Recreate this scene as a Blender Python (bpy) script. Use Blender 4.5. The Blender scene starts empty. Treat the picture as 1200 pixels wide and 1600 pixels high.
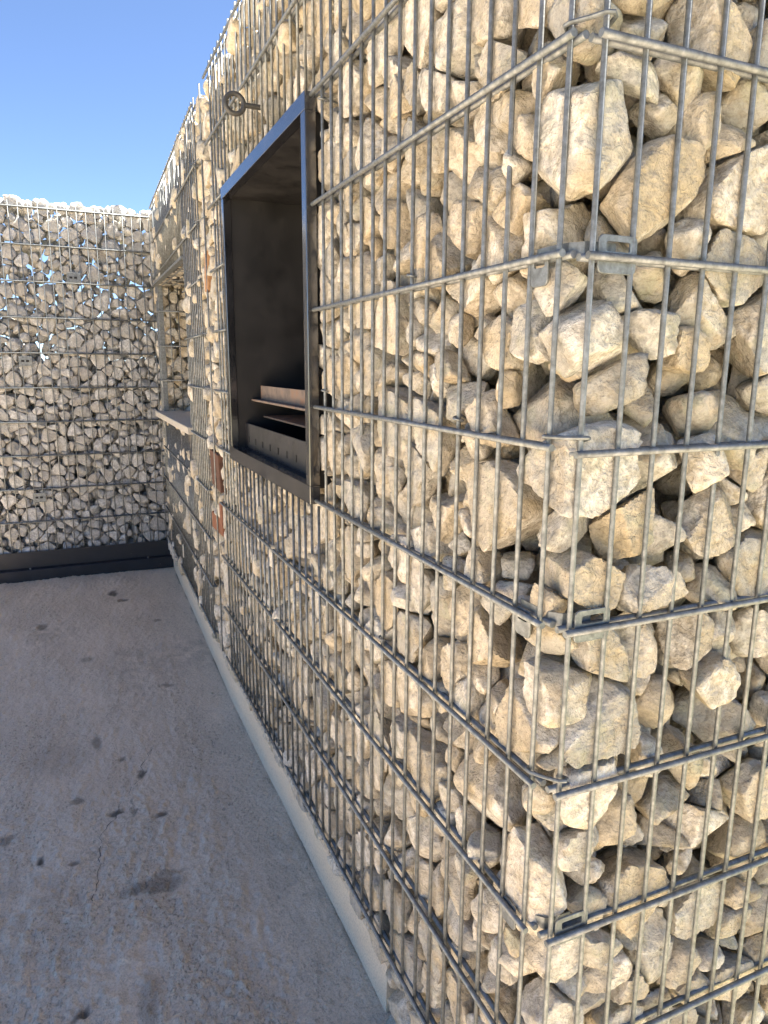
import bpy, bmesh, math, random
import numpy as np
from mathutils import Vector, Matrix, noise, kdtree

sc = bpy.context.scene
COL = sc.collection
PI = math.pi

# ------------------------------------------------------------------ camera
CAM = np.array([-0.4747, -0.6342, 1.2846])
YAW, PIT, ROL, FPX = 0.4134, 0.2021, 0.0063, 1103.17
Fv = np.array([math.sin(YAW)*math.cos(PIT), math.cos(YAW)*math.cos(PIT), -math.sin(PIT)])
Rv = np.array([math.cos(YAW), -math.sin(YAW), 0.0])
Uv = np.cross(Rv, Fv)
c_, s_ = math.cos(ROL), math.sin(ROL)
Rv, Uv = c_*Rv + s_*Uv, -s_*Rv + c_*Uv
cd = bpy.data.cameras.new('camera')
cam = bpy.data.objects.new('camera', cd); COL.objects.link(cam)
cam.matrix_world = Matrix(((Rv[0], Uv[0], -Fv[0], CAM[0]), (Rv[1], Uv[1], -Fv[1], CAM[1]),
                           (Rv[2], Uv[2], -Fv[2], CAM[2]), (0, 0, 0, 1)))
cd.sensor_fit = 'HORIZONTAL'; cd.sensor_width = 36.0; cd.lens = 36.0*FPX/1200.0
cd.clip_start = 0.02; cd.clip_end = 3000.0
sc.camera = cam

# ------------------------------------------------------------------ sky, sun, exposure
SUN_EL, SUN_AZ = math.radians(63.0), math.radians(1.0)      # azimuth measured from +x towards +y
w = bpy.data.worlds.new('World'); sc.world = w; w.use_nodes = True
nt = w.node_tree; nt.nodes.clear()
sky = nt.nodes.new('ShaderNodeTexSky'); sky.sky_type = 'NISHITA'; sky.sun_disc = False
sky.sun_elevation = SUN_EL; sky.sun_rotation = math.pi/2 - SUN_AZ
sky.air_density = 0.48; sky.dust_density = 0.15; sky.ozone_density = 3.0
bg = nt.nodes.new('ShaderNodeBackground'); bg.inputs['Strength'].default_value = 0.05
wo = nt.nodes.new('ShaderNodeOutputWorld')
nt.links.new(sky.outputs[0], bg.inputs[0]); nt.links.new(bg.outputs[0], wo.inputs[0])
sl = bpy.data.lights.new('sun', 'SUN'); sl.energy = 5.0; sl.angle = math.radians(0.53); sl.color = (1.0, 0.93, 0.82)
so = bpy.data.objects.new('sun', sl); COL.objects.link(so)
sdir = Vector((math.cos(SUN_EL)*math.cos(SUN_AZ), math.cos(SUN_EL)*math.sin(SUN_AZ), math.sin(SUN_EL)))
so.rotation_euler = sdir.to_track_quat('Z', 'Y').to_euler()
so.location = (6, 0, 6)
vs = sc.view_settings
vs.view_transform = 'Standard'; vs.look = 'None'; vs.exposure = 2.8; vs.gamma = 1.0; vs.use_curve_mapping = False

# ------------------------------------------------------------------ helpers
def px(p):
    d = np.asarray(p, float) - CAM; z = float(d @ Fv)
    if z < 0.02: return (-1e4, -1e4, z)
    return (600 + FPX*float(d @ Rv)/z, 800 - FPX*float(d @ Uv)/z, z)

def place(o, parent=None, loc=(0, 0, 0)):
    COL.objects.link(o)
    o.location = loc
    if parent is not None:
        o.parent = parent
        o.location = Vector(loc) - world_loc(parent)
    return o
WL = {}
def world_loc(o):
    v = Vector(o.location); p = o.parent
    while p is not None:
        v = v + Vector(p.location); p = p.parent
    return v
def tag(o, label=None, cat=None, group=None, kind=None):
    if label: o['label'] = label
    if cat: o['category'] = cat
    if group: o['group'] = group
    if kind: o['kind'] = kind
    return o
def thing(name, loc, label, cat, group=None):
    e = bpy.data.objects.new(name, None); e.empty_display_size = 0.1
    COL.objects.link(e); e.location = loc
    return tag(e, label, cat, group)

class MB:
    """collects simple solids, then links them as one mesh object"""
    def __init__(s): s.v = []; s.f = []
    def box(s, a, b, bev=0.0):
        x0, y0, z0 = a; x1, y1, z1 = b; n = len(s.v)
        if bev <= 0:
            s.v += [(x0,y0,z0),(x1,y0,z0),(x1,y1,z0),(x0,y1,z0),(x0,y0,z1),(x1,y0,z1),(x1,y1,z1),(x0,y1,z1)]
            s.f += [tuple(n+i for i in q) for q in ((0,3,2,1),(4,5,6,7),(0,1,5,4),(1,2,6,5),(2,3,7,6),(3,0,4,7))]
        else:
            bm = bmesh.new(); bmesh.ops.create_cube(bm, size=1.0)
            for v in bm.verts:
                v.co = Vector(((x0+x1)/2 + v.co.x*(x1-x0), (y0+y1)/2 + v.co.y*(y1-y0), (z0+z1)/2 + v.co.z*(z1-z0)))
            bmesh.ops.bevel(bm, geom=bm.edges[:], offset=bev, segments=2, affect='EDGES', profile=0.6)
            bm.verts.index_update()
            s.v += [tuple(v.co) for v in bm.verts]; s.f += [tuple(n+v.index for v in f.verts) for f in bm.faces]
            bm.free()
        return s
    def tube(s, pts, r, seg=8, closed=False, caps=True):
        pts = [Vector(p) for p in pts]; n0 = len(s.v); m = len(pts)
        prev = None
        for i, p in enumerate(pts):
            if closed: t = pts[(i+1) % m] - pts[i-1]
            else: t = pts[min(i+1, m-1)] - pts[max(i-1, 0)]
            t.normalize()
            if prev is None:
                up = Vector((0, 0, 1)) if abs(t.z) < 0.9 else Vector((1, 0, 0))
                a = t.cross(up).normalized()
            else:
                a = (prev - t*prev.dot(t)).normalized()
            prev = a; b = t.cross(a)
            for k in range(seg):
                q = p + a*(r*math.cos(2*PI*k/seg)) + b*(r*math.sin(2*PI*k/seg)); s.v.append(tuple(q))
        for i in range(m if closed else m-1):
            for k in range(seg):
                i2 = (i+1) % m
                s.f.append((n0+i*seg+k, n0+i*seg+(k+1) % seg, n0+i2*seg+(k+1) % seg, n0+i2*seg+k))
        if not closed and caps:
            s.f.append(tuple(n0+k for k in range(seg))[::-1]); s.f.append(tuple(n0+(m-1)*seg+k for k in range(seg)))
        return s
    def build(s, name, mat, parent=None, origin=None, smooth=False, kind=None, label=None):
        me = bpy.data.meshes.new(name)
        o = Vector(origin) if origin is not None else (sum((Vector(v) for v in s.v), Vector())/len(s.v))
        me.from_pydata([tuple(Vector(v)-o) for v in s.v], [], s.f)
        bm = bmesh.new(); bm.from_mesh(me); bmesh.ops.recalc_face_normals(bm, faces=bm.faces[:]); bm.to_mesh(me); bm.free()
        if smooth:
            me.polygons.foreach_set('use_smooth', [True]*len(me.polygons))
            try: me.set_sharp_from_angle(angle=math.radians(40))
            except Exception: pass
        me.materials.append(mat)
        ob = bpy.data.objects.new(name, me); place(ob, parent, o)
        return tag(ob, label=label, kind=kind)

# ------------------------------------------------------------------ materials
def mat_new(name):
    m = bpy.data.materials.new(name); m.use_nodes = True
    t = m.node_tree; b = t.nodes['Principled BSDF']
    return m, t, b
class NG:
    def __init__(s, t): s.t = t
    def n(s, typ, **kw):
        nd = s.t.nodes.new(typ)
        for k, v in kw.items():
            if k.startswith('i_'):
                key = k[2:]; key = int(key) if key.isdigit() else key.replace('_', ' ')
                if isinstance(v, bpy.types.NodeSocket): s.t.links.new(v, nd.inputs[key])
                else: nd.inputs[key].default_value = v
            else: setattr(nd, k, v)
        return nd
    def noise(s, vec, scale, detail=4, rough=0.6, dist=0.0):
        nd = s.n('ShaderNodeTexNoise', i_Scale=scale, i_Detail=detail, i_Roughness=rough, i_Distortion=dist)
        s.t.links.new(vec, nd.inputs['Vector']); return nd.outputs['Fac']
    def ramp(s, fac, stops):
        r = s.n('ShaderNodeValToRGB'); s.t.links.new(fac, r.inputs[0])
        e = r.color_ramp.elements
        while len(e) < len(stops): e.new(0.5)
        for i, (p, c) in enumerate(stops):
            e[i].position = p; e[i].color = (c, c, c, 1) if not hasattr(c, '__len__') else (*c, 1)
        return r.outputs[0]
    def mix(s, fac, a, b, mode='MIX'):
        nd = s.n('ShaderNodeMix', data_type='RGBA', blend_type=mode)
        for sock, v in ((nd.inputs[0], fac), (nd.inputs[6], a), (nd.inputs[7], b)):
            if isinstance(v, bpy.types.NodeSocket): s.t.links.new(v, sock)
            else: sock.default_value = v if not hasattr(v, '__len__') else (*v, 1)
        return nd.outputs[2]
    def math(s, op, a, b=0.0, c=0.0):
        nd = s.n('ShaderNodeMath', operation=op)
        for i, v in enumerate((a, b, c)):
            if isinstance(v, bpy.types.NodeSocket): s.t.links.new(v, nd.inputs[i])
            else: nd.inputs[i].default_value = v
        return nd.outputs[0]
    def bump(s, h, strength, dist, normal=None):
        nd = s.n('ShaderNodeBump', i_Strength=strength, i_Distance=dist); s.t.links.new(h, nd.inputs['Height'])
        if normal is not None: s.t.links.new(normal, nd.inputs['Normal'])
        return nd.outputs[0]

def stone_material(name, warm, tan, grey, pale, ochre, lichen):
    m, t, b = mat_new(name); g = NG(t)
    vec = g.n('ShaderNodeNewGeometry').outputs['Position']
    at = g.n('ShaderNodeAttribute', attribute_name='tint').outputs['Color']
    sep = g.n('ShaderNodeSeparateColor'); t.links.new(at, sep.inputs[0])
    n1 = g.noise(vec, 17, 6, 0.62, 0.3)
    n1b = g.noise(vec, 29, 4, 0.55, 0.15)
    n2 = g.noise(vec, 75, 7, 0.70, 0.0)
    n3 = g.noise(vec, 330, 3, 0.7)
    col = g.mix(g.ramp(sep.outputs[0], [(0.2, 0.0), (0.8, 1.0)]), warm, tan)
    col = g.mix(g.ramp(sep.outputs[1], [(0.32, 0.0), (0.78, 0.9)]), col, grey)
    col = g.mix(g.ramp(n1, [(0.48, 0.0), (0.66, 0.8)]), col, ochre)
    col = g.mix(g.math('MULTIPLY', g.ramp(n1b, [(0.52, 0.0), (0.68, 0.8)]), g.ramp(sep.outputs[1], [(0.35, 0.0), (0.6, 1.0)])), col, lichen)
    col = g.mix(g.math('MULTIPLY', g.ramp(n2, [(0.42, 0.25), (0.66, 1.0)]), g.ramp(sep.outputs[2], [(0.35, 0.0), (0.95, 1.0)])), col, pale)
    dirt = g.math('MULTIPLY', g.ramp(n1b, [(0.30, 1.0), (0.47, 0.0)]), g.ramp(n2, [(0.35, 0.15), (0.6, 0.85)]))
    col = g.mix(g.math('MULTIPLY', dirt, 0.8), col, tuple(c*0.55 for c in tan))
    col = g.mix(1.0, col, g.ramp(n2, [(0.28, 0.66), (0.5, 1.0), (0.75, 1.12)]), 'MULTIPLY')
    col = g.mix(1.0, col, g.ramp(n3, [(0.25, 0.76), (0.5, 1.0), (0.75, 1.1)]), 'MULTIPLY')
    nc = g.n('ShaderNodeTexNoise', i_Scale=26.0, i_Detail=3.0); t.links.new(vec, nc.inputs['Vector'])
    dv = g.n('ShaderNodeVectorMath', operation='MULTIPLY_ADD'); t.links.new(nc.outputs['Color'], dv.inputs[0]); dv.inputs[1].default_value = (.07, .07, .07); t.links.new(vec, dv.inputs[2])
    vo = g.n('ShaderNodeTexVoronoi', feature='DISTANCE_TO_EDGE', i_Scale=30.0); t.links.new(dv.outputs[0], vo.inputs['Vector'])
    vf = g.n('ShaderNodeTexVoronoi', feature='F1', i_Scale=75.0); t.links.new(dv.outputs[0], vf.inputs['Vector'])
    crk = g.ramp(vo.outputs['Distance'], [(0.0, 0.0), (0.03, 1.0)])
    crm = g.math('MAXIMUM', crk, g.ramp(n1, [(0.46, 1.0), (0.56, 0.0)]))
    col = g.mix(crm, g.mix(0.3, col, tuple(c*0.4 for c in tan)), col)
    t.links.new(col, b.inputs['Base Color'])
    b.inputs['Roughness'].default_value = 0.95; b.inputs['Specular IOR Level'].default_value = 0.2
    h = g.math('ADD', n2, g.math('MULTIPLY', n3, 0.25))
    nb = g.bump(h, 0.8, 0.007)
    nb = g.bump(g.math('ADD', g.math('MULTIPLY', vf.outputs['Distance'], 0.35), g.math('ADD', g.math('MULTIPLY', crm, 0.12), n1b)), 0.5, 0.012, nb)
    t.links.new(nb, b.inputs['Normal'])
    return m
M_STONE = stone_material('limestone_warm', (0.62, 0.545, 0.425), (0.52, 0.44, 0.32), (0.43, 0.415, 0.375), (0.76, 0.725, 0.65), (0.52, 0.42, 0.265), (0.42, 0.405, 0.30))
M_STONE_SKY = stone_material('limestone_skylit', (0.57, 0.55, 0.50), (0.47, 0.44, 0.395), (0.43, 0.43, 0.425), (0.74, 0.73, 0.70), (0.48, 0.44, 0.365), (0.43, 0.43, 0.395))  # limestone greyed: the back wall's blue sky light is put into the colour

def galv():
    m, t, b = mat_new('galvanised_steel'); g = NG(t)
    pos = g.n('ShaderNodeNewGeometry').outputs['Position']
    n = g.noise(pos, 90, 4, 0.65); n2 = g.noise(pos, 14, 3, 0.6)
    col = g.ramp(n, [(0.3, (0.13, 0.14, 0.142)), (0.55, (0.22, 0.235, 0.238)), (0.8, (0.34, 0.355, 0.355))])
    col = g.mix(g.ramp(n2, [(0.55, 0.0), (0.8, 0.35)]), col, (0.36, 0.33, 0.26))
    t.links.new(col, b.inputs['Base Color'])
    b.inputs['Metallic'].default_value = 0.65
    t.links.new(g.ramp(n, [(0.3, 0.62), (0.8, 0.42)]), b.inputs['Roughness'])
    t.links.new(g.bump(g.noise(pos, 420, 2), 0.25, 0.001), b.inputs['Normal'])
    return m
M_GALV = galv()

def black_paint(name, rough, base=(0.012, 0.012, 0.014), soot=False):
    m, t, b = mat_new(name); g = NG(t)
    pos = g.n('ShaderNodeNewGeometry').outputs['Position']
    n = g.noise(pos, 12, 5, 0.65); n2 = g.noise(pos, 85, 3, 0.6)
    col = g.mix(g.ramp(n, [(0.45, 0.0), (0.75, 0.7)]), base, tuple(c*2.2+0.004 for c in base))
    chips = g.ramp(n2, [(0.735, 0.0), (0.755, 1.0)])
    if not soot: col = g.mix(g.math('MULTIPLY', chips, 0.5), col, (0.30, 0.29, 0.27))
    t.links.new(col, b.inputs['Base Color'])
    t.links.new(g.ramp(n, [(0.3, rough*0.8), (0.8, min(1, rough*1.5))]), b.inputs['Roughness'])
    b.inputs['Specular IOR Level'].default_value = 0.5
    if rough < 0.2: b.inputs['IOR'].default_value = 2.4
    t.links.new(g.bump(g.noise(pos, 220, 3), 0.08, 0.001), b.inputs['Normal'])
    return m
M_BLACK = black_paint('black_gloss_steel', 0.16)
M_SOOT = black_paint('sooty_steel', 0.55, (0.009, 0.0085, 0.009), True)
M_BEAM = black_paint('black_matt_steel', 0.45, (0.012, 0.012, 0.015))

def rusty():
    m, t, b = mat_new('rusty_steel'); g = NG(t)
    pos = g.n('ShaderNodeNewGeometry').outputs['Position']
    n = g.noise(pos, 22, 5, 0.65)
    col = g.ramp(n, [(0.3, (0.09, 0.075, 0.065)), (0.5, (0.17, 0.13, 0.105)), (0.7, (0.22, 0.12, 0.07))])
    t.links.new(col, b.inputs['Base Color']); b.inputs['Roughness'].default_value = 0.8
    t.links.new(g.bump(n, 0.4, 0.002), b.inputs['Normal']); return m
M_RUST = rusty()

def concrete(name, ca, cb, cc, attr=False, bumpd=0.004):
    m, t, b = mat_new(name); g = NG(t)
    pos = g.n('ShaderNodeNewGeometry').outputs['Position']
    mp = g.n('ShaderNodeMapping'); t.links.new(pos, mp.inputs[0]); mp.inputs['Scale'].default_value = (1.0, 0.45, 1.0); mp.inputs['Rotation'].default_value = (0, 0, 0.25)
    n1 = g.noise(pos, 2.6, 5, 0.6, 0.5); n2 = g.noise(mp.outputs[0], 38, 7, 0.72); n3 = g.noise(pos, 230, 3, 0.7)
    col = g.mix(g.ramp(n1, [(0.35, 0.0), (0.65, 1.0)]), ca, cb)
    col = g.mix(g.ramp(n2, [(0.48, 0.0), (0.75, 0.6)]), col, cc)
    col = g.mix(1.0, col, g.ramp(n3, [(0.28, 0.7), (0.5, 1.0), (0.72, 1.12)]), 'MULTIPLY')
    h = g.math('ADD', n2, g.math('MULTIPLY', n3, 0.35))
    if attr:
        n4 = g.noise(pos, 62, 3, 0.6); n5 = g.noise(mp.outputs[0], 5, 5, 0.65, 0.4)
        n6 = g.noise(mp.outputs[0], 150, 2, 0.6); n7 = g.noise(pos, 118, 2, 0.5)
        dens = g.ramp(n5, [(0.38, 0.15), (0.62, 1.0)])
        pits = g.math('MULTIPLY', g.ramp(n6, [(0.575, 0.0), (0.64, 1.0)]), dens)
        grains = g.math('MULTIPLY', g.ramp(n7, [(0.58, 0.0), (0.65, 1.0)]), dens)
        col = g.mix(1.0, col, g.ramp(n5, [(0.3, 1.06), (0.7, 0.9)]), 'MULTIPLY')
        col = g.mix(g.math('MULTIPLY', pits, 0.55), col, tuple(c*0.42 for c in cc))
        col = g.mix(g.math('MULTIPLY', grains, 0.5), col, tuple(min(0.85, c*1.3) for c in cb))
        a = g.n('ShaderNodeAttribute', attribute_name='stain_edge').outputs['Fac']
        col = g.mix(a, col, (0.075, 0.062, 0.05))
        h = g.math('ADD', g.math('ADD', g.math('MULTIPLY', h, 0.8), g.math('MULTIPLY', n4, 1.2)), g.math('SUBTRACT', g.math('MULTIPLY', grains, 0.30), g.math('MULTIPLY', pits, 0.35)))
    t.links.new(col, b.inputs['Base Color'])
    b.inputs['Roughness'].default_value = 0.9; b.inputs['Specular IOR Level'].default_value = 0.12
    t.links.new(g.bump(h, 1.0 if attr else 0.8, bumpd), b.inputs['Normal'])
    return m
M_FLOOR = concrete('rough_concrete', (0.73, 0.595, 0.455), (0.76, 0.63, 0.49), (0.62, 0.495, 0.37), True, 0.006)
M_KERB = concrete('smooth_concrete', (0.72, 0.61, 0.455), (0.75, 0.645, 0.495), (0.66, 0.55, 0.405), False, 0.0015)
M_SILL = concrete('sill_stone', (0.55, 0.51, 0.44), (0.50, 0.46, 0.39), (0.44, 0.40, 0.34), False, 0.003)
def ground_mat():
    m, t, b = mat_new('dry_earth'); g = NG(t)
    pos = g.n('ShaderNodeNewGeometry').outputs['Position']
    n = g.noise(pos, 0.6, 6, 0.65)
    t.links.new(g.ramp(n, [(0.3, (0.17, 0.17, 0.09)), (0.7, (0.30, 0.27, 0.17))]), b.inputs['Base Color']); b.inputs['Roughness'].default_value = 0.95
    return m
M_EARTH = ground_mat()
def brick_mat(name, c):
    m, t, b = mat_new(name); g = NG(t)
    pos = g.n('ShaderNodeNewGeometry').outputs['Position']
    n = g.noise(pos, 45, 5, 0.7)
    t.links.new(g.ramp(n, [(0.3, tuple(x*0.7 for x in c)), (0.7, tuple(x*1.15 for x in c))]), b.inputs['Base Color']); b.inputs['Roughness'].default_value = 0.9
    t.links.new(g.bump(n, 0.6, 0.004), b.inputs['Normal']); return m
M_BRICK = brick_mat('red_brick', (0.23, 0.095, 0.05)); M_BRICKD = brick_mat('dark_brick', (0.115, 0.055, 0.035)); M_BRICKO = brick_mat('orange_brick', (0.42, 0.23, 0.11))
def simple(name, c, r=0.8):
    m, t, b = mat_new(name); b.inputs['Base Color'].default_value = (*c, 1); b.inputs['Roughness'].default_value = r; return m
M_HOLE = simple('dark_hole', (0.006, 0.006, 0.006)); M_CRACK = simple('crack_dirt', (0.10, 0.088, 0.075), 0.95)

# ------------------------------------------------------------------ value noise (vectorised)
def vnoise(x, y, seed):
    rs = np.random.RandomState(seed); T = rs.rand(256, 256)
    xi = np.floor(x).astype(int); yi = np.floor(y).astype(int); fx = x-xi; fy = y-yi
    fx = fx*fx*(3-2*fx); fy = fy*fy*(3-2*fy)
    a = T[xi & 255, yi & 255]; b = T[(xi+1) & 255, yi & 255]; c = T[xi & 255, (yi+1) & 255]; d = T[(xi+1) & 255, (yi+1) & 255]
    return (a*(1-fx)+b*fx)*(1-fy) + (c*(1-fx)+d*fx)*fy - 0.5

# ------------------------------------------------------------------ floor
def wall_bend(y):      # the far panel leans back a little in plan
    return np.clip(np.asarray(y, float)-2.0, 0, None)*0.02
def worley(x, y, seed):
    rs = np.random.RandomState(seed); J = rs.rand(128, 128, 3)
    xi = np.floor(x).astype(int); yi = np.floor(y).astype(int); best = np.zeros_like(x, dtype=float)
    for dx in (-1, 0, 1):
        for dy in (-1, 0, 1):
            c = J[(xi+dx) & 127, (yi+dy) & 127]
            d = np.hypot(x-(xi+dx+c[..., 0]), y-(yi+dy+c[..., 1]))
            best = np.maximum(best, np.clip(1-(d/(0.25+0.45*c[..., 2]))**2, 0, 1)*(0.25+0.75*c[..., 2]))
    return best
def floor_h(x, y):
    ca, sa = math.cos(0.2), math.sin(0.2)
    u = x*ca - y*sa; v = x*sa + y*ca
    near = np.clip((2.2-y)/1.8, 0.15, 1.0)
    smooth = np.clip((0.0-x-0.10)/0.06, 0.25, 1.0)                  # trowelled strip beside the kerb
    h = 0.010*vnoise(x*1.7, y*1.3, 1) + 0.006*vnoise(u*6, v*3.2, 2)*smooth
    streak = 0.010*vnoise(u*30, v*7, 3) + 0.009*vnoise(u*62, v*22, 4)
    grit = 0.010*np.maximum(0, vnoise(x*75, y*75, 5)-0.08) + 0.006*vnoise(x*105, y*105, 6) - 0.009*np.maximum(0, vnoise(x*48, y*40, 7)-0.2)
    agg = (0.009*worley(x*46, y*40, 31) + 0.005*worley(x*85, y*80, 32))*np.clip((2.0-y)/1.3+0.6*vnoise(x*5, y*4, 33), 0.06, 1.0)*np.clip(0.6+1.6*vnoise(x*7, y*5, 34), 0.15, 1)
    return h + agg*np.clip(smooth, .3, 1) + (streak*(0.35+0.65*near) + grit*1.2*(0.4+0.6*near))*smooth - 0.0
STAINS = [(-0.381,1.025,.085,.030,.5),(-0.333,1.057,.04,.012,.4),(-0.448,1.368,.022,.016,.8),(-0.643,1.221,.018,.02,.9),(-0.359,1.561,.008,.03,.8),(-0.328,1.317,.02,.018,.8),
          (-0.561,1.186,.016,.012,.6),(-0.551,1.479,.025,.02,.5),(-0.335,3.55,.03,.05,.8),(-0.30,3.40,.03,.03,.7),(-0.697,3.104,.03,.05,.6),(-0.486,1.821,.02,.06,.5),
          (-0.411,1.678,.014,.02,.6),(-0.62,1.75,.10,.12,.18),(-0.40,1.36,.012,.02,.6),(-0.73,1.36,.02,.03,.5),(-0.55,.70,.02,.015,.8),(-.42,.66,.02,.09,.35),(-.2,2.2,.04,.02,.5),(-.15,3.0,.02,.02,.5),(-.5,2.6,.03,.04,.35)]
def make_floor():
    xs = np.concatenate([np.linspace(-7, -1.25, 24)[:-1], np.arange(-1.25, 0.05, 0.0043)])
    ys = np.concatenate([np.linspace(-5, 0.25, 16)[:-1], np.arange(0.25, 1.5, 0.0043), np.arange(1.5, 4.12, 0.011)])
    X, Y = np.meshgrid(xs, ys, indexing='ij'); X = X + wall_bend(Y)*np.clip((X+1.0)/1.0, 0, 1)
    Z = floor_h(X, Y); nx, ny = X.shape
    S = np.zeros_like(X)
    jx = 0.012*vnoise(X*60, Y*60, 8)+.02*vnoise(X*18, Y*18, 10); jy = 0.012*vnoise(X*60, Y*60, 9)+.02*vnoise(X*18, Y*18, 11)
    for sx, sy, rx, ry, k in STAINS:
        q = ((X+jx-sx)/rx)**2 + ((Y+jy-sy)/ry)**2
        mk = np.clip(1.3-q, 0, 1)*k; S = np.maximum(S, mk); Z = Z - 0.004*mk*(k > .45)
    S = np.maximum(S, 0.28*np.clip(vnoise(X*3, Y*2, 14)*3-0.55, 0, 1)*np.clip(vnoise(X*40, Y*30, 15)*2+.5, 0, 1))
    S = np.maximum(S, 0.75*np.clip((X-wall_bend(Y)-0.004)/0.012, 0, 1)*np.clip(vnoise(X*30, Y*9, 16)*2+.5, 0, 1))  # darker broken line along the foot of the kerb
    V = np.stack([X, Y, Z], -1).reshape(-1, 3)
    idx = np.arange(nx*ny).reshape(nx, ny)
    Fq = np.stack([idx[:-1, :-1], idx[1:, :-1], idx[1:, 1:], idx[:-1, 1:]], -1).reshape(-1, 4)
    me = bpy.data.meshes.new('floor_slab')
    me.vertices.add(len(V)); me.vertices.foreach_set('co', V.ravel())
    me.loops.add(Fq.size); me.loops.foreach_set('vertex_index', Fq.ravel())
    me.polygons.add(len(Fq)); me.polygons.foreach_set('loop_start', np.arange(0, Fq.size, 4)); 
    a = me.attributes.new('stain_edge', 'FLOAT', 'POINT'); a.data.foreach_set('value', S.ravel())
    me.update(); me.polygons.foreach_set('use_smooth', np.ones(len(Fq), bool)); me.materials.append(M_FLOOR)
    o = bpy.data.objects.new('floor_slab', me); COL.objects.link(o); tag(o, 'rough grey concrete floor slab with stains and a fine crack', kind='structure')
    return o
floor = make_floor()
gm = MB(); gm.v = [(-1500,-1500,-0.12),(1500,-1500,-0.12),(1500,1500,-0.12),(-1500,1500,-0.12)]; gm.f = [(0,1,2,3)]
tag(gm.build('ground', M_EARTH, origin=(0,0,-0.12)), 'bare earth ground around the slab', kind='structure')
# hairline crack
random.seed(5)
pts = [(-0.304,1.721),(-0.352,1.611),(-0.359,1.534),(-0.417,1.447),(-0.449,1.358),(-0.492,1.268),(-0.501,1.108),(-0.524,0.999)]
cr = MB(); P = []
for (a, b), (c, d) in zip(pts[:-1], pts[1:]):
    for k in range(7):
        f = k/7; P.append((a+(c-a)*f+random.uniform(-.005,.005), b+(d-b)*f+random.uniform(-.004,.004)))
for i, (x, y) in enumerate(P):
    wd = 0.0008*(0.4+random.random())
    for sgn in (-1, 1):
        xx = x+sgn*wd; cr.v.append((xx, y, float(floor_h(np.array(xx), np.array(y)))+0.0012))
    if i: n = 2*i; cr.f.append((n-2, n-1, n+1, n))
cr.build('crack', M_CRACK, floor)
# kerb
kb = MB()
ky = [0.46+0.06*i for i in range(61)]
KX, KT = 0.018, 0.118
for i, y in enumerate(ky):
    b = float(wall_bend(y)); j = 0.0035*float(vnoise(np.array(y*9.), np.array(.3), 21)); j2 = 0.006*float(vnoise(np.array(y*14.), np.array(.7), 22))
    kb.v += [(KX+b+j-0.004, y, -0.11), (KX+b+j-0.001, y, 0.05), (KX+b+j, y, KT-0.008+j2), (KX+b+j+0.008, y, KT+j2), (0.6, y, KT), (0.6, y, -0.11)]
    if i:
        n = 6*i
        for k in range(5): kb.f.append((n-6+k, n-5+k, n+1+k, n+k))
kb.f.append((0,1,2,3,4,5)); n = 6*(len(ky)-1); kb.f.append((n+5,n+4,n+3,n+2,n+1,n))
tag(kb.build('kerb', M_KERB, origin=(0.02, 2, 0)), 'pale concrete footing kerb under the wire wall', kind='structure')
fo = MB().box((-0.02, -0.12, -0.115), (1.0, 0.455, 0.0-0.02), 0.01)
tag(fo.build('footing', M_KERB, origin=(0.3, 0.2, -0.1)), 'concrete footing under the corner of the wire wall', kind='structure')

# ------------------------------------------------------------------ stones
def ico(level):
    bm = bmesh.new(); bmesh.ops.create_icosphere(bm, subdivisions=level, radius=1.0)
    bm.verts.ensure_lookup_table(); bm.verts.index_update()
    V = np.array([v.co[:] for v in bm.verts]); V /= np.linalg.norm(V, axis=1)[:, None]
    Ft = np.array([[v.index for v in f.verts] for f in bm.faces]); bm.free()
    return V, Ft
ICO = {k: ico(k) for k in (2, 3, 4, 5)}
NLIB = {}
for k, cnt in ((2, 12), (3, 24), (4, 36), (5, 40)):
    V = ICO[k][0]; out = []
    for i in range(cnt):
        o = Vector((i*7.3+3, i*3.1-5, i*1.7+k))
        big = np.array([noise.noise(Vector(v)*1.6+o) for v in V])
        mid = np.array([noise.noise(Vector(v)*4.2+o*2) for v in V]) if k > 2 else 0*big
        fin = np.array([noise.noise(Vector(v)*10+o*3) for v in V]) if k > 3 else 0*big
        vf = np.array([noise.noise(Vector(v)*22+o*4) for v in V]) if k > 4 else 0*big
        out.append(0.10*big + 0.05*mid + 0.022*fin + 0.010*vf)
    NLIB[k] = np.array(out)

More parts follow.
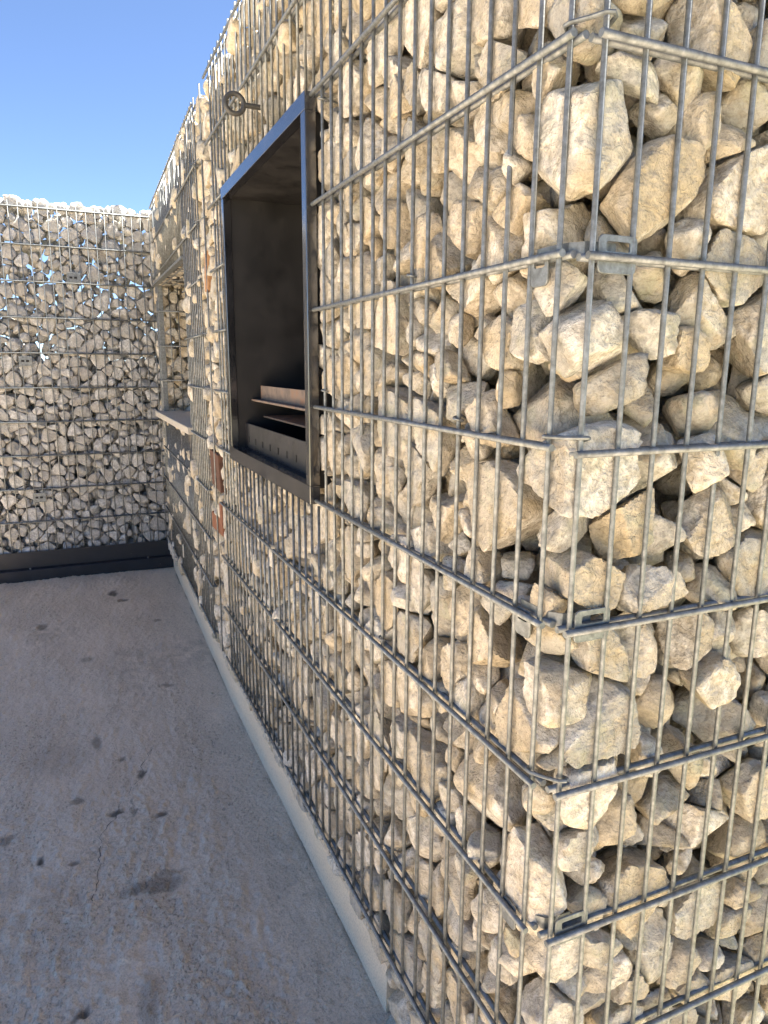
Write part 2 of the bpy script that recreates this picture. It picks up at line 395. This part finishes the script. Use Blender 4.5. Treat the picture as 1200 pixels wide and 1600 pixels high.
def pack(boxes, excl, classes, seed, top_jit=0.0):
    """random dense packing of spheres of several sizes inside boxes, outside the excluded boxes"""
    rs = random.Random(seed); cell = 0.085; grid = {}
    pts = []; rad = []
    vols = [(b[1][0]-b[0][0])*(b[1][1]-b[0][1])*(b[1][2]-b[0][2]) for b in boxes]; tot = sum(vols)
    for r, tries in classes:
        for _ in range(int(tries*tot)):
            k = rs.random()*tot; bi = 0
            while k > vols[bi] and bi < len(vols)-1: k -= vols[bi]; bi += 1
            a, b = boxes[bi]
            rr = r*rs.uniform(0.85, 1.15)
            p = (rs.uniform(a[0], b[0]), rs.uniform(a[1], b[1]), rs.uniform(a[2], b[2]))
            ok = True
            for ea, eb in excl:
                if all(ea[i]-0.38*rr < p[i] < eb[i]+0.38*rr for i in range(3)): ok = False; break
            if not ok: continue
            ci = (int(p[0]//cell), int(p[1]//cell), int(p[2]//cell))
            for dx in (-1, 0, 1):
                for dy in (-1, 0, 1):
                    for dz in (-1, 0, 1):
                        for j in grid.get((ci[0]+dx, ci[1]+dy, ci[2]+dz), ()):
                            q = pts[j]; d = (p[0]-q[0])**2+(p[1]-q[1])**2+(p[2]-q[2])**2
                            if d < (0.80*(rr+rad[j]))**2: ok = False; break
                        if not ok: break
                    if not ok: break
                if not ok: break
            if ok:
                grid.setdefault(ci, []).append(len(pts)); pts.append(p); rad.append(rr)
    return np.array(pts), np.array(rad)

def stones(pts, rad, limits, excl, seed, wall, mat, front_fn, bend=True, loose=1.0, loose_fn=None, group_n=300, pokefn=None, taken=None):
    """turns a packing into angular stones: each is cut by planes shared with its neighbours and by break planes of its own"""
    rs = np.random.RandomState(seed)
    n = len(pts); kd = kdtree.KDTree(n)
    for i, p in enumerate(pts): kd.insert(p, i)
    kd.balance(); rmax = rad.max()
    planes = [[] for _ in range(n)]
    for i in range(n):
        for co, j, D in kd.find_range(pts[i], (rad[i]+rmax)*1.25):
            if j <= i or D < 1e-6 or D > (rad[i]+rad[j])*1.45: continue
            d = (pts[j]-pts[i])/D
            t = min(max((D*D+rad[i]**2-rad[j]**2)/(2*D), 0.2*D), 0.8*D)
            nn = d + rs.normal(size=3)*0.37; nn /= np.linalg.norm(nn); c = float(nn @ d)
            if c < 0.45: nn = d; c = 1.0
            gap = 0.0012
            planes[i].append((*nn, max(c*t-gap, .006))); planes[j].append((*(-nn), max(c*(D-t)-gap, .006)))
    recs = []
    for i in range(n):
        p, r = pts[i], rad[i]; pl = planes[i]
        fd = front_fn(p)
        poke = pokefn(p, r, rs) if pokefn else 0.0
        for ax, sgn, val in limits(p):
            nv = [0, 0, 0]; nv[ax] = sgn
            d = sgn*(val-p[ax]) + poke
            if d < 0.2: pl.append((*nv, max(d, 0.008)))
        for ea, eb in excl:
            best = None
            for ax in range(3):
                for sgn, face in ((1, ea[ax]), (-1, eb[ax])):
                    gsep = (face-p[ax])*sgn
                    if gsep > 0 and (best is None or gsep > best[0]): best = (gsep, ax, sgn)
            if best and best[0] < 0.15:
                nv = [0, 0, 0]; nv[best[1]] = best[2]; pl.append((*nv, max(best[0]-0.002, .008)))
        lf = loose*(loose_fn(p) if loose_fn else 1.0)
        A = rs.normal(size=(3, 3)); Q, _ = np.linalg.qr(A)
        S = Q @ np.diag([rs.uniform(1.1, 1.75), rs.uniform(0.85, 1.15), rs.uniform(0.55, 0.9)]) @ Q.T
        m = rs.randint(4, 9)
        N = rs.normal(size=(m, 3)); N /= np.linalg.norm(N, axis=1)[:, None]
        dist = np.linalg.norm(N @ S, axis=1)*r*rs.uniform(0.74, 1.5, m)*1.15*lf
        allp = np.vstack([np.array(pl).reshape(-1, 4), np.column_stack([N, dist])]) if pl else np.column_stack([N, dist])
        u, v, z = px(p)
        inframe = -40 < u < 1240 and -40 < v < 1640 and z > 0.02
        rpx = FPX*r/max(z, .05)
        front = fd < r*1.5
        lev = 2
        if inframe and fd < 0.075: lev = 4 if rpx > 16 else 3
        if inframe and front and rpx > 38: lev = 5
        D_, F_ = ICO[lev]
        q = np.clip((D_ @ allp[:, :3].T)/allp[:, 3], 0, None)
        ell = np.linalg.norm(D_ @ np.linalg.inv(S), axis=1)/(r*1.75*lf)
        pw = rs.uniform(45, 110) if lev > 3 else rs.uniform(22, 40)
        mx = np.maximum(q.max(1), ell); rr = 1.0/(mx*(((q/mx[:, None])**pw).sum(1) + (ell/mx)**pw)**(1.0/pw))
        nz = NLIB[lev][rs.randint(len(NLIB[lev]))]
        rr = rr*(0.985 + np.minimum(nz, 0.015)*(1.0 if lev > 2 else 0.5))
        V = p + D_*rr[:, None]
        if bend: V = V + np.column_stack([wall_bend(V[:, 1]), 0*V[:, 0], 0*V[:, 0]])
        base = rs.rand(3); ft = rs.normal(size=(allp.shape[0]+1, 3))*np.array([0.18, 0.20, 0.36])
        tint = np.clip(base + ft[np.argmax(np.column_stack([q, ell]), axis=1)], 0, 1)
        score = rpx*(1.0 if (inframe and front) else 0.0)*max(0.2, 1-fd/(2*r)*0.5)
        if inframe and front:
            rel = (p - CAM); 
        recs.append((score, V, F_, tint, lev))
    order = sorted(range(n), key=lambda i: -recs[i][0])
    picked = [i for i in order[:group_n] if recs[i][0] > 3.0]; ps = set(picked)
    def mk(name, VV, FF, TT, origin):
        me = bpy.data.meshes.new(name)
        me.vertices.add(len(VV)); me.vertices.foreach_set('co', (VV-origin).ravel())
        me.loops.add(FF.size); me.loops.foreach_set('vertex_index', FF.ravel().astype(np.int32))
        me.polygons.add(len(FF)); me.polygons.foreach_set('loop_start', np.arange(0, FF.size, 3))
        a = me.attributes.new('tint', 'FLOAT_COLOR', 'POINT'); a.data.foreach_set('color', np.column_stack([TT, np.ones(len(VV))]).ravel())
        me.update(); me.polygons.foreach_set('use_smooth', np.ones(len(FF), bool))
        if len(VV) < 5000: me.set_sharp_from_angle(angle=math.radians(48))
        me.materials.append(mat)
        o = bpy.data.objects.new(name, me); place(o, wall, origin); return o
    for i in picked:
        s, V, F_, t, lev = recs[i]
        mk('stone', V, F_, t, V.mean(0))
    VV, FF, TT, off = [], [], [], 0
    for i in range(n):
        if i in ps: continue
        s, V, F_, t, lev = recs[i]
        VV.append(V); FF.append(F_+off); TT.append(t); off += len(V)
    VV = np.vstack(VV); o = mk('stone_fill', VV, np.vstack(FF), np.vstack(TT), VV.mean(0)); o['kind'] = 'stuff'
    print('stones', wall.name, n, 'picked', len(picked), 'tris', sum(len(recs[i][2]) for i in range(n)))

# ------------------------------------------------------------------ the walls as things
W1 = thing('gabion', (0.3, 0.9, 0.0), 'wire basket wall of beige limestone with the black firebox, turning the near corner', 'gabion', 'stone filled wire gabions')
W2 = thing('gabion', (0.3, 3.1, 0.0), 'far stretch of beige stone wire wall with a recessed opening, beyond the brick seam', 'gabion', 'stone filled wire gabions')
W3 = thing('gabion', (-1.0, 4.15, 0.0), 'stone wire wall across the back, coloured grey for blue sky light, on a black steel base', 'gabion', 'stone filled wire gabions')
FB = ((-0.002, 0.815, 1.020), (0.47, 1.615, 1.780))     # firebox liner
FBF = ((-0.05, 0.796, 0.994), (0.0035, 1.632, 1.806))   # its front frame
BRICKS = [((0.004, 1.955, 0.825), (0.08, 2.185, 0.97)), ((0.006, 2.0, 0.65), (0.08, 2.185, 0.72)), ((0.000, 1.945, 0.66), (0.055, 1.992, 0.79)), ((0.003, 2.035, 1.55), (0.06, 2.115, 1.69)), ((0.007, 1.715, 1.63), (0.06, 1.77, 1.75))]
EX1 = [FB, FBF] + BRICKS
NI = ((-0.10, 2.66, 1.0), (0.47, 3.84, 1.745))          # opening in the far stretch
CL_NEAR = [(0.066, 130), (0.054, 420), (0.043, 1300), (0.034, 4200), (0.026, 9000), (0.018, 14000)]
YS = 2.40
# near wall, with the end face
bx1 = [((0.020, 0.10, 0.13), (0.135, YS, 2.19)), ((0.024, 0.0, 0.0), (0.135, 0.10, 2.19)), ((0.135, -0.006, 0.0), (0.95, 0.105, 2.19)), ((0.02, 0.1, 0.0), (0.135, 0.44, 0.13))]
p1, r1 = pack(bx1, EX1, CL_NEAR, 11)
def lim1(p):
    L = [(0, -1, 0.0050), (2, -1, 0.125 if p[1] > 0.47 else -0.015), (2, 1, 2.205)]
    if p[1] < 0.5: L.append((1, -1, -0.0245))
    if p[1] > YS-0.12: L.append((1, 1, YS+0.01))
    return L
def poke1(p, r, rs):
    if r > 0.034: return 0.002 if rs.rand() < .5 else 0.0
    a = 0.10 if p[1] < 0.9 else 0.24
    return rs.uniform(0.005, 0.020) if rs.rand() < a else 0.0
stones(p1, r1, lim1, EX1, 21, W1, M_STONE, lambda p: min(p[0], p[1]+0.03), pokefn=poke1)
# far stretch
bx2 = [((0.020, YS, 0.13), (0.125, 4.03, 2.19)), ((0.125, 3.85, 0.95), (0.40, 3.95, 1.85))]
p2, r2 = pack(bx2, [NI], [(0.05, 200), (0.042, 1200), (0.034, 5000), (0.026, 9000)], 12)
def lim2(p):
    L = [(0, -1, 0.0050), (2, -1, 0.125), (2, 1, 2.205)]
    if p[1] < YS+0.12: L.append((1, -1, YS+0.012))
    if p[1] > 3.9: L.append((1, 1, 4.045))
    return L
stones(p2, r2, lim2, [NI], 22, W2, M_STONE, lambda p: min(p[0], abs(p[1]-3.84)), pokefn=lambda p, r, rs: (rs.uniform(0.006, 0.026) if rs.rand() < 0.42 and r < 0.05 else 0.0))
# back wall
bx3 = [((-2.3, 4.068, 0.10), (0.14, 4.155, 2.185)), ((-2.3, 4.155, 0.10), (0.14, 4.20, 1.55))]
p3, r3 = pack(bx3, [], [(0.052, 300), (0.044, 1500), (0.035, 5200), (0.027, 9000), (0.019, 12000)], 13)
def lim3(p): return [(1, -1, 4.0585), (2, -1, 0.06), (2, 1, 2.215)]
stones(p3, r3, lim3, [], 23, W3, M_STONE_SKY, lambda p: p[1]-4.055, bend=False, loose_fn=lambda p: 1.0 if p[2] > 1.45 else 1.12)

# cores and a backing box behind the visible stones
def core(wall, boxes):
    m = MB()
    for a, b in boxes: m.box(a, b)
    m.build('core_backing', M_STONE, wall)
core(W1, [((0.15, 0.13, 0.0), (0.93, 0.78, 2.17)), ((0.15, 0.785, 0.12), (0.60, 1.645, 0.98)), ((0.15, 0.785, 1.82), (0.60, 1.645, 2.17)), ((0.15, 1.65, 0.12), (0.60, YS-.005, 2.17)), ((0.455, 0.785, 0.985), (0.60, 1.645, 1.815))])
core(W2, [((0.16, YS-0.03, 0.06), (0.60, 2.668, 2.17)), ((0.19, 2.665, 0.12), (0.60, 3.84, 0.94)), ((0.19, 2.665, 1.775), (0.60, 3.84, 2.17)), ((0.48, 2.665, 0.945), (0.60, 3.84, 1.77)), ((0.19, 3.965, 0.06), (0.60, 4.30, 2.15)), ((0.405, 3.835, 0.06), (0.61, 3.97, 2.165))])

core(W3, [((-2.3, 4.235, 0.06), (0.15, 4.30, 1.30))])  # box added behind the rear mat, stops light leaking through the lower stones
# ------------------------------------------------------------------ wire mats
def unit_rod(name, r, seg):
    m = MB().tube([(0, 0, 0), (0, 0, 1)], r, seg)
    me = bpy.data.meshes.new(name); me.from_pydata(m.v, [], m.f); me.materials.append(M_GALV)
    me.polygons.foreach_set('use_smooth', [len(p.vertices) == 4 for p in me.polygons]); me.update()
    return me
ME_V = unit_rod('vertical_wire', 0.0031, 12); ME_H = unit_rod('horizontal_rod', 0.0041, 12)
ME_VF = unit_rod('vertical_wire', 0.0031, 6); ME_HF = unit_rod('horizontal_rod', 0.0041, 6); ME_T = unit_rod('tie_wire', 0.002, 6)
random.seed(3)
def rod(name, me, a, b, wall):
    a = Vector(a); b = Vector(b); d = b-a
    o = bpy.data.objects.new(name, me); place(o, wall, a)
    o.rotation_mode = 'QUATERNION'; o.rotation_quaternion = d.to_track_quat('Z', 'Y'); o.scale = (1, 1, d.length)
    return o
ROWS = [0.2+0.2*k for k in range(11)]
BOT, TOP = 0.172, 2.228
def vert(wall, x, y, z0, z1, me=ME_V):
    j = random.uniform(-.0008, .0008)
    rod('vertical_wire', me, (x+j, y+random.uniform(-.0012, .0012), z0), (x-j, y+random.uniform(-.0012, .0012), z1), wall)
# near mat along the floor side
Y1E = 1.90
for k in range(39):
    y = 0.05*k
    if y > Y1E: break
    if 0.79 < y < 1.64:
        vert(W1, 0, y, BOT, 0.988); vert(W1, 0, y, 1.812, TOP)
    else: vert(W1, 0, y, BOT, TOP)
def hrods(wall, z, a, b, me=ME_H, bend=True):
    for off in (-0.0072, 0.0072):
        zz = z+random.uniform(-.001, .001)
        rod('horizontal_rod', me, (off+float(wall_bend(a)), a, zz), (off+float(wall_bend(b)), b, zz+random.uniform(-.0015, .0015)), wall)
for z in ROWS:
    if 0.99 < z < 1.81:
        hrods(W1, z, -0.015, 0.797); hrods(W1, z, 1.634, Y1E+0.015)
    else: hrods(W1, z, -0.015, Y1E+0.015)
# end mat
EX, EY = 0.019, -0.030
for k in range(19): vert(W1, EX+0.05*k, EY, BOT-0.13, TOP)
for z in ROWS+[0.0]:
    for off in (-0.0072, 0.0072):
        zz = z-0.005+random.uniform(-.001, .001)
        rod('horizontal_rod', ME_H, (EX-0.012, EY+off, zz), (0.935, EY+off, zz), W1)
# far mat
Y2S, Y2E = 2.19, 4.02
k = 0
while Y2S+0.05*k < Y2E:
    y = Y2S+0.05*k; k += 1
    b = float(wall_bend(y))
    if NI[0][1] < y < NI[1][1]:
        vert(W2, b, y, BOT, 0.985, ME_VF); vert(W2, b, y, 1.752, TOP, ME_VF)
    else: vert(W2, b, y, BOT, TOP, ME_VF)
for z in ROWS:
    if 1.05 < z < 1.74:
        hrods(W2, z, Y2S-0.015, NI[0][1]+0.005, ME_HF); hrods(W2, z, NI[1][1]-0.01, Y2E+0.01, ME_HF)
    else: hrods(W2, z, Y2S-0.015, Y2E+0.01, ME_HF)
# seam between the two mats: a single wire and short ties
rod('vertical_wire', ME_V, (0.003, 2.045, BOT), (0.003, 2.05, TOP), W2)
for z in ROWS[3:]:
    if random.random() < 0.75:
        rod('tie_wire', ME_T, (-0.010, Y2S+0.02, z+0.006), (0.006, 2.03, z+0.0), W2)
        if random.random() < .5: rod('tie_wire', ME_T, (0.006, 2.06, z), (-0.008, Y1E-0.01, z+0.004), W2)
# back mat
BY = 4.048; BZ0 = 2.155
k = 0
while -2.25+0.05*k < 0.05:
    x = -2.2226+0.05*k; k += 1
    j = random.uniform(-.001, .001)
    rod('vertical_wire', ME_VF, (x+j, BY, 0.10), (x-j, BY, BZ0+0.03), W3)
for i in range(11):
    for off in (-0.0072, 0.0072):
        z = BZ0-0.2*i
        rod('horizontal_rod', ME_HF, (-2.26, BY+off, z), (0.052, BY+off, z-0.002), W3)
# rear mat of the back wall
k = 0
while -2.25+0.05*k < 0.05:
    x = -2.2026+0.05*k; k += 1
    if k % 2: rod('vertical_wire', ME_VF, (x, 4.215, 0.10), (x, 4.215, BZ0+0.03), W3)

# corner clips (bent plates) and hook wires
def plate(m, o, ax, n, wd, ht, th, slot):
    """rounded plate with a pressed slot: o = middle, ax = width direction, n = outward normal"""
    o = Vector(o); ax = Vector(ax); n = Vector(n); up = Vector((0, 0, 1))
    c = 0.006; prof = []
    for sx, sz in ((1, 1), (-1, 1), (-1, -1), (1, -1)):
        for q in range(4):
            a = (math.atan2(sz, sx) - PI/4) + q*PI/6
            prof.append((sx*(wd/2-c)+c*math.cos(a), sz*(ht/2-c)+c*math.sin(a)))
    def ring(scx, scz, off): return [tuple(o+ax*(x*scx)+up*(z*scz)+n*off) for x, z in prof]
    n0 = len(m.v); K = len(prof)
    hole = []
    for x, z in prof: hole.append(tuple(o+ax*(x*0.62)+up*(max(min(z, ht*.5), -ht*.5)*0.26+ht*0.20)+n*th))
    holeb = []
    for x, z in prof: holeb.append(tuple(o+ax*(x*0.62)+up*(max(min(z, ht*.5), -ht*.5)*0.26+ht*0.20)))
    m.v += ring(1, 1, 0)+ring(1, 1, th*0.7)+ring(0.97, 0.97, th)+hole+holeb
    for r_ in range(4):
        for k in range(K):
            m.f.append((n0+r_*K+k, n0+r_*K+(k+1) % K, n0+(r_+1)*K+(k+1) % K, n0+(r_+1)*K+k))
    for k in range(K): m.f.append((n0+4*K+k, n0+4*K+(k+1) % K, n0+(k+1) % K, n0+k))
for z in (2.0, 1.4, 1.0, 0.6):
    if z == 2.0: continue
    m = MB()
    plate(m, (-0.0005, 0.030, z-0.012), (0, 1, 0), (-1, 0, 0), 0.030, 0.034, 0.0022, True)
    plate(m, (EX+0.030, EY-0.0005, z-0.001), (1, 0, 0), (0, -1, 0), 0.050, 0.038, 0.0022, True)
    # strap bent round the corner behind the wires
    zt, zb = z+0.012, z-0.004
    path = [(0.0045, 0.045), (0.0045, 0.012), (0.0075, -0.006), (0.018, -0.018), (0.032, -0.0215), (0.055, -0.0215)]
    n0 = len(m.v)
    for (x, y) in path: m.v += [(x, y, zb), (x, y, zt), (x+.0015, y+.0015, zt), (x+.0015, y+.0015, zb)]
    for i in range(len(path)-1):
        for q in range(4): m.f.append((n0+4*i+q, n0+4*i+(q+1) % 4, n0+4*i+4+(q+1) % 4, n0+4*i+4+q))
    m.build('corner_clip', M_GALV, W1)
for z in (1.6, 1.2, 0.8):
    m = MB()
    zz = z+0.012
    arc = [(-0.0005+0.0062*math.cos(a), 0.0+0.0062*math.sin(a)) for a in [PI*(0.0+0.2*i) for i in range(1, 6)]]
    pa = [(0.008, 0.012, zz-0.006), (0.002, 0.0075, zz-0.002), (-0.0065, 0.001, zz), (-0.0062, -0.006, zz), (0.004, -0.022, zz), (0.013, -0.036, zz+0.001), (0.020, -0.0385, zz+0.001), (0.0258, -0.034, zz), (0.0265, -0.025, zz-0.003), (0.024, -0.018, zz-0.006)]
    m.tube(pa, 0.0024, 8); m.build('corner_hook', M_GALV, W1, smooth=True)
# spacer hooks round single wires
for y, z in ((0.352, 1.409), (0.208, 1.209), (0.733, 1.77), (0.739, 1.229), (0.05*22, 0.609), (0.45, 0.805)):
    yk = round(y/0.05)*0.05
    m = MB(); pa = []
    for i in range(9):
        a = -0.5*PI+1.55*PI*i/8-0.6; pa.append((-0.0062*math.cos(a)*1.1, yk+0.0066*math.sin(a), z+0.006+0.0008*i))
    pa += [(0.012, yk+0.006, z+0.010), (0.05, yk+0.008, z+0.008)]
    m.tube(pa, 0.0019, 8); m.build('spacer_hook', M_GALV, W1, smooth=True)
# spacer plates on the back mat
for x, z in ((-0.41, 1.785), (-0.702, 1.308), (-0.695, 0.503)):
    m = MB().box((x-0.036, BY-0.016, z-0.028), (x+0.036, BY-0.0125, z+0.028), 0.002)
    o = m.build('spacer_plate', M_GALV, W3)
    for dx in (-0.015, 0.010):
        MB().box((x+dx-0.008, BY-0.0175, z-0.006), (x+dx+0.008, BY-0.0155, z+0.006), 0.0006).build('slot', M_HOLE, o)

# bricks lodged in the seam
for (a, b), mt, lab in zip(BRICKS, (M_BRICKD, M_BRICK, M_BRICK, M_BRICKO, M_BRICKO), ('dark brown brick end lodged in the seam of the wall', 'red brick piece low in the seam', 'thin upright red brick piece in the seam', 'orange brick sliver high in the seam', 'orange brick piece beside the firebox top')):
    h = [(q-p)/2-0.002 for p, q in zip(a, b)]; c = [(p+q)/2 for p, q in zip(a, b)]
    o = MB().box([-q for q in h], h, 0.005).build('brick', mt, None, origin=(0, 0, 0), label=lab)
    o.parent = W1; o.location = Vector(c) - Vector(W1.location); o.rotation_euler = (random.uniform(-.05, .05), random.uniform(-.05, .05), random.uniform(-.05, .05))

# opening in the far stretch: steel posts, soffit, jamb mesh, stone sill
bN = float(wall_bend(3.84)); bn = float(wall_bend(2.66))
jb = 3.84
for k, x in enumerate((0.095, 0.145, 0.195)):
    rod('vertical_wire', ME_VF, (x, jb-0.006, 0.99), (x, jb-0.006, 1.74), W2)
for z in (1.2, 1.4, 1.6):
    rod('horizontal_rod', ME_HF, (0.03, jb-0.013, z), (0.27, jb-0.013, z), W2)
MB().box((bN-0.004, jb-0.004, 0.99), (bN+0.024, jb+0.004, 1.745), 0.001).build('steel_post', M_GALV, W2)
MB().box((0.215, jb-0.02, 0.99), (0.265, jb+0.004, 1.745), 0.002).build('steel_post', M_GALV, W2)
m = MB(); m.box((bn+0.004, 2.665, 1.753), (0.46, 3.838, 1.760))
m.build('soffit', M_BEAM, W2)
for x in (0.06, 0.12, 0.18, 0.24, 0.30): rod('horizontal_rod', ME_HF, (x, 2.67, 1.746), (x, 3.835, 1.746), W2)
for y in (2.9, 3.1, 3.3, 3.5, 3.7): rod('tie_wire', ME_T, (0.03, y, 1.741), (0.45, y, 1.741), W2)
m = MB(); m.box((-0.012, 2.60, 0.985), (0.46, 3.90, 1.018), 0.006); s = m.build('sill', M_SILL, W2)
# steel angle along the opening's front top edge
MB().box((bn-0.010, 2.655, 1.738), (bN-0.006, 3.86, 1.751), 0.001).build('lintel_angle', M_GALV, W2)

# black channel under the back wall
m = MB()
prof = [(4.035, 0.0), (4.035, 0.172), (4.030, 0.172), (4.028, 0.075), (3.990, 0.070), (3.986, 0.066), (3.986, 0.0)]
for x in (-2.6, 0.055): m.v += [(x, y, z) for y, z in prof]
K = len(prof)
for k in range(K): m.f.append((k, (k+1) % K, K+(k+1) % K, K+k))
m.f += [tuple(range(K)), tuple(range(2*K-1, K-1, -1))]
ch = m.build('base_channel', M_BEAM, W3)
MB().box((-2.6, 4.036, 0.0), (0.055, 4.20, 0.055)).build('base_plate', M_BEAM, W3)
for x in (-0.78, -0.10, -1.5):
    MB().tube([(x, 3.992, 0.0735), (x, 3.998, 0.079)], 0.006, 8).build('bolt_head', M_GALV, ch)

# ------------------------------------------------------------------ firebox
fb = thing('firebox', (0.2, 1.21, 0.99), 'open black steel firebox set flush into the stone wire wall', 'firebox')
FX = -0.021; y0, y1, z0, z1 = 0.796, 1.632, 0.994, 1.806
RW, RB = 0.028, 0.040
def rail(a, b, n='frame_rail'): return MB().box(a, b, 0.0015).build(n, M_BLACK, fb)
rail((FX, y0, z1-0.034), (0.0025, y1, z1)); rail((FX, y0, z0), (0.0025, y1, z0+RB))
rail((FX+0.0005, y0+.0005, z0+RB), (0.0025, y0+RW, z1-0.034)); rail((FX+0.0005, y1-RW, z0+RB), (0.0025, y1-.0005, z1-0.034))
def pan(n, a, b, mt=M_SOOT): return MB().box(a, b, 0.001).build(n, mt, fb)
A0, A1, B0, B1 = y0+0.021, y1-0.019, z0+0.030, z1-0.028
pan('side_panel', (0.003, A0, B0), (0.44, A0+0.005, B1)); pan('side_panel', (0.003, A1-0.005, B0), (0.44, A1, B1))
pan('back_panel', (0.435, A0+0.006, B0), (0.44, A1-0.006, B1))
pan('top_panel', (0.003, A0+0.006, B1-0.005), (0.434, A1-0.006, B1)); pan('bottom_panel', (0.003, A0+0.006, B0), (0.434, A1-0.006, B0+0.0065))
fp = pan('front_plate', (0.026, A0+0.006, B0+0.007), (0.031, A1-0.006, 1.110), M_BEAM)
for k in range(9):
    y = 0.88+0.085*k
    MB().box((0.0245, y-0.004, 1.052), (0.0262, y+0.004, 1.070), 0.0004).build('air_hole', M_HOLE, fp)
sh = MB(); sh.box((0.048, A0+0.006, 1.178), (0.30, A1-0.006, 1.184), 0.001); sh.box((0.072, A0+0.006, 1.1845), (0.078, y1-0.05, 1.226), 0.001)
sh.build('grate_shelf', M_RUST, fb)
sh = MB(); sh.box((0.085, A0+0.006, 1.126), (0.32, A1-0.006, 1.131), 0.001); sh.build('ash_shelf', M_RUST, fb)
# ash and cinders on the ledge
rs = np.random.RandomState(7); m = MB()
for k in range(520):
    y = rs.uniform(y0+0.03, y1-0.03); x = rs.uniform(FX+0.012, 0.026); s = rs.uniform(0.0012, 0.0045); z = z0+RB-0.0005+rs.uniform(0, 0.004)*(x-FX)*25
    a = rs.normal(size=(4, 3)); a /= np.linalg.norm(a, axis=1)[:, None]
    n = len(m.v); m.v += [(x+s*q[0], y+s*q[1], z+s*0.6*abs(q[2])) for q in a]; m.f += [(n, n+1, n+2), (n, n+2, n+3), (n, n+3, n+1), (n+1, n+3, n+2)]
ash = simple('ash_cinders', (0.045, 0.042, 0.04), 0.9)
m.build('cinders', ash, fb, kind='stuff')

# ------------------------------------------------------------------ eye bolt
eb = thing('eye_bolt', (0.0, 1.235, 1.91), 'dark steel eye bolt sticking out of the wall above the firebox', 'eye bolt')
m = MB().tube([(0.06, 1.235, 1.91), (-0.028, 1.235, 1.910), (-0.036, 1.235, 1.9102)], 0.0062, 14)
M_BOLT = black_paint('dark_bolt_steel', 0.4, (0.05, 0.048, 0.045), True)
m.build('shank', M_BOLT, eb, smooth=True)
m = MB(); cx, cz, R = -0.058, 1.910, 0.0225
ca, sa = math.cos(0.75), math.sin(0.75)
for_pts = []
for i in range(32):
    a = 2*PI*i/32; u = R*math.cos(a); v = R*math.sin(a)
    for_pts.append((cx+u, 1.235+0.35*v*0+0.0, cz+v))
m.tube(for_pts, 0.0062, 12, closed=True); m.build('ring', M_BOLT, eb, smooth=True)

# ------------------------------------------------------------------ loose chips on the floor
rs = random.Random(9)
chips = [(-0.02,3.86,'pale stone chip at the foot of the black channel, in the corner'),(-0.13,3.90,'small stone chip on the floor just before the black channel'),(-0.012,2.62,'stone chip against the kerb below the far wall opening'),(-0.045,2.05,'stone chip on the smooth strip beside the kerb, below the bricks'),(-0.16,1.31,'small pale chip on the bare floor, right of the crack'),(-0.2,0.86,'small pale chip on the rough floor nearest the camera')]
for i, (x, y, lab) in enumerate(chips):
    m = MB(); s = rs.uniform(0.004, 0.009); D_, F_ = ICO[2]
    j = np.array([rs.uniform(.6, 1.1) for _ in D_])
    V = D_*j[:, None]*np.array([s, s*rs.uniform(.7, 1.3), s*0.55]); x = x+float(wall_bend(y))
    zz = float(floor_h(np.array(x), np.array(y)))
    m.v = [(x+q[0], y+q[1], zz+s*0.35+q[2]) for q in V]; m.f = [tuple(int(k) for k in f) for f in F_]
    o = m.build('stone_chip', M_STONE, None, origin=(x, y, zz))
    tag(o, lab, 'stone chip', 'stone chips on the floor')
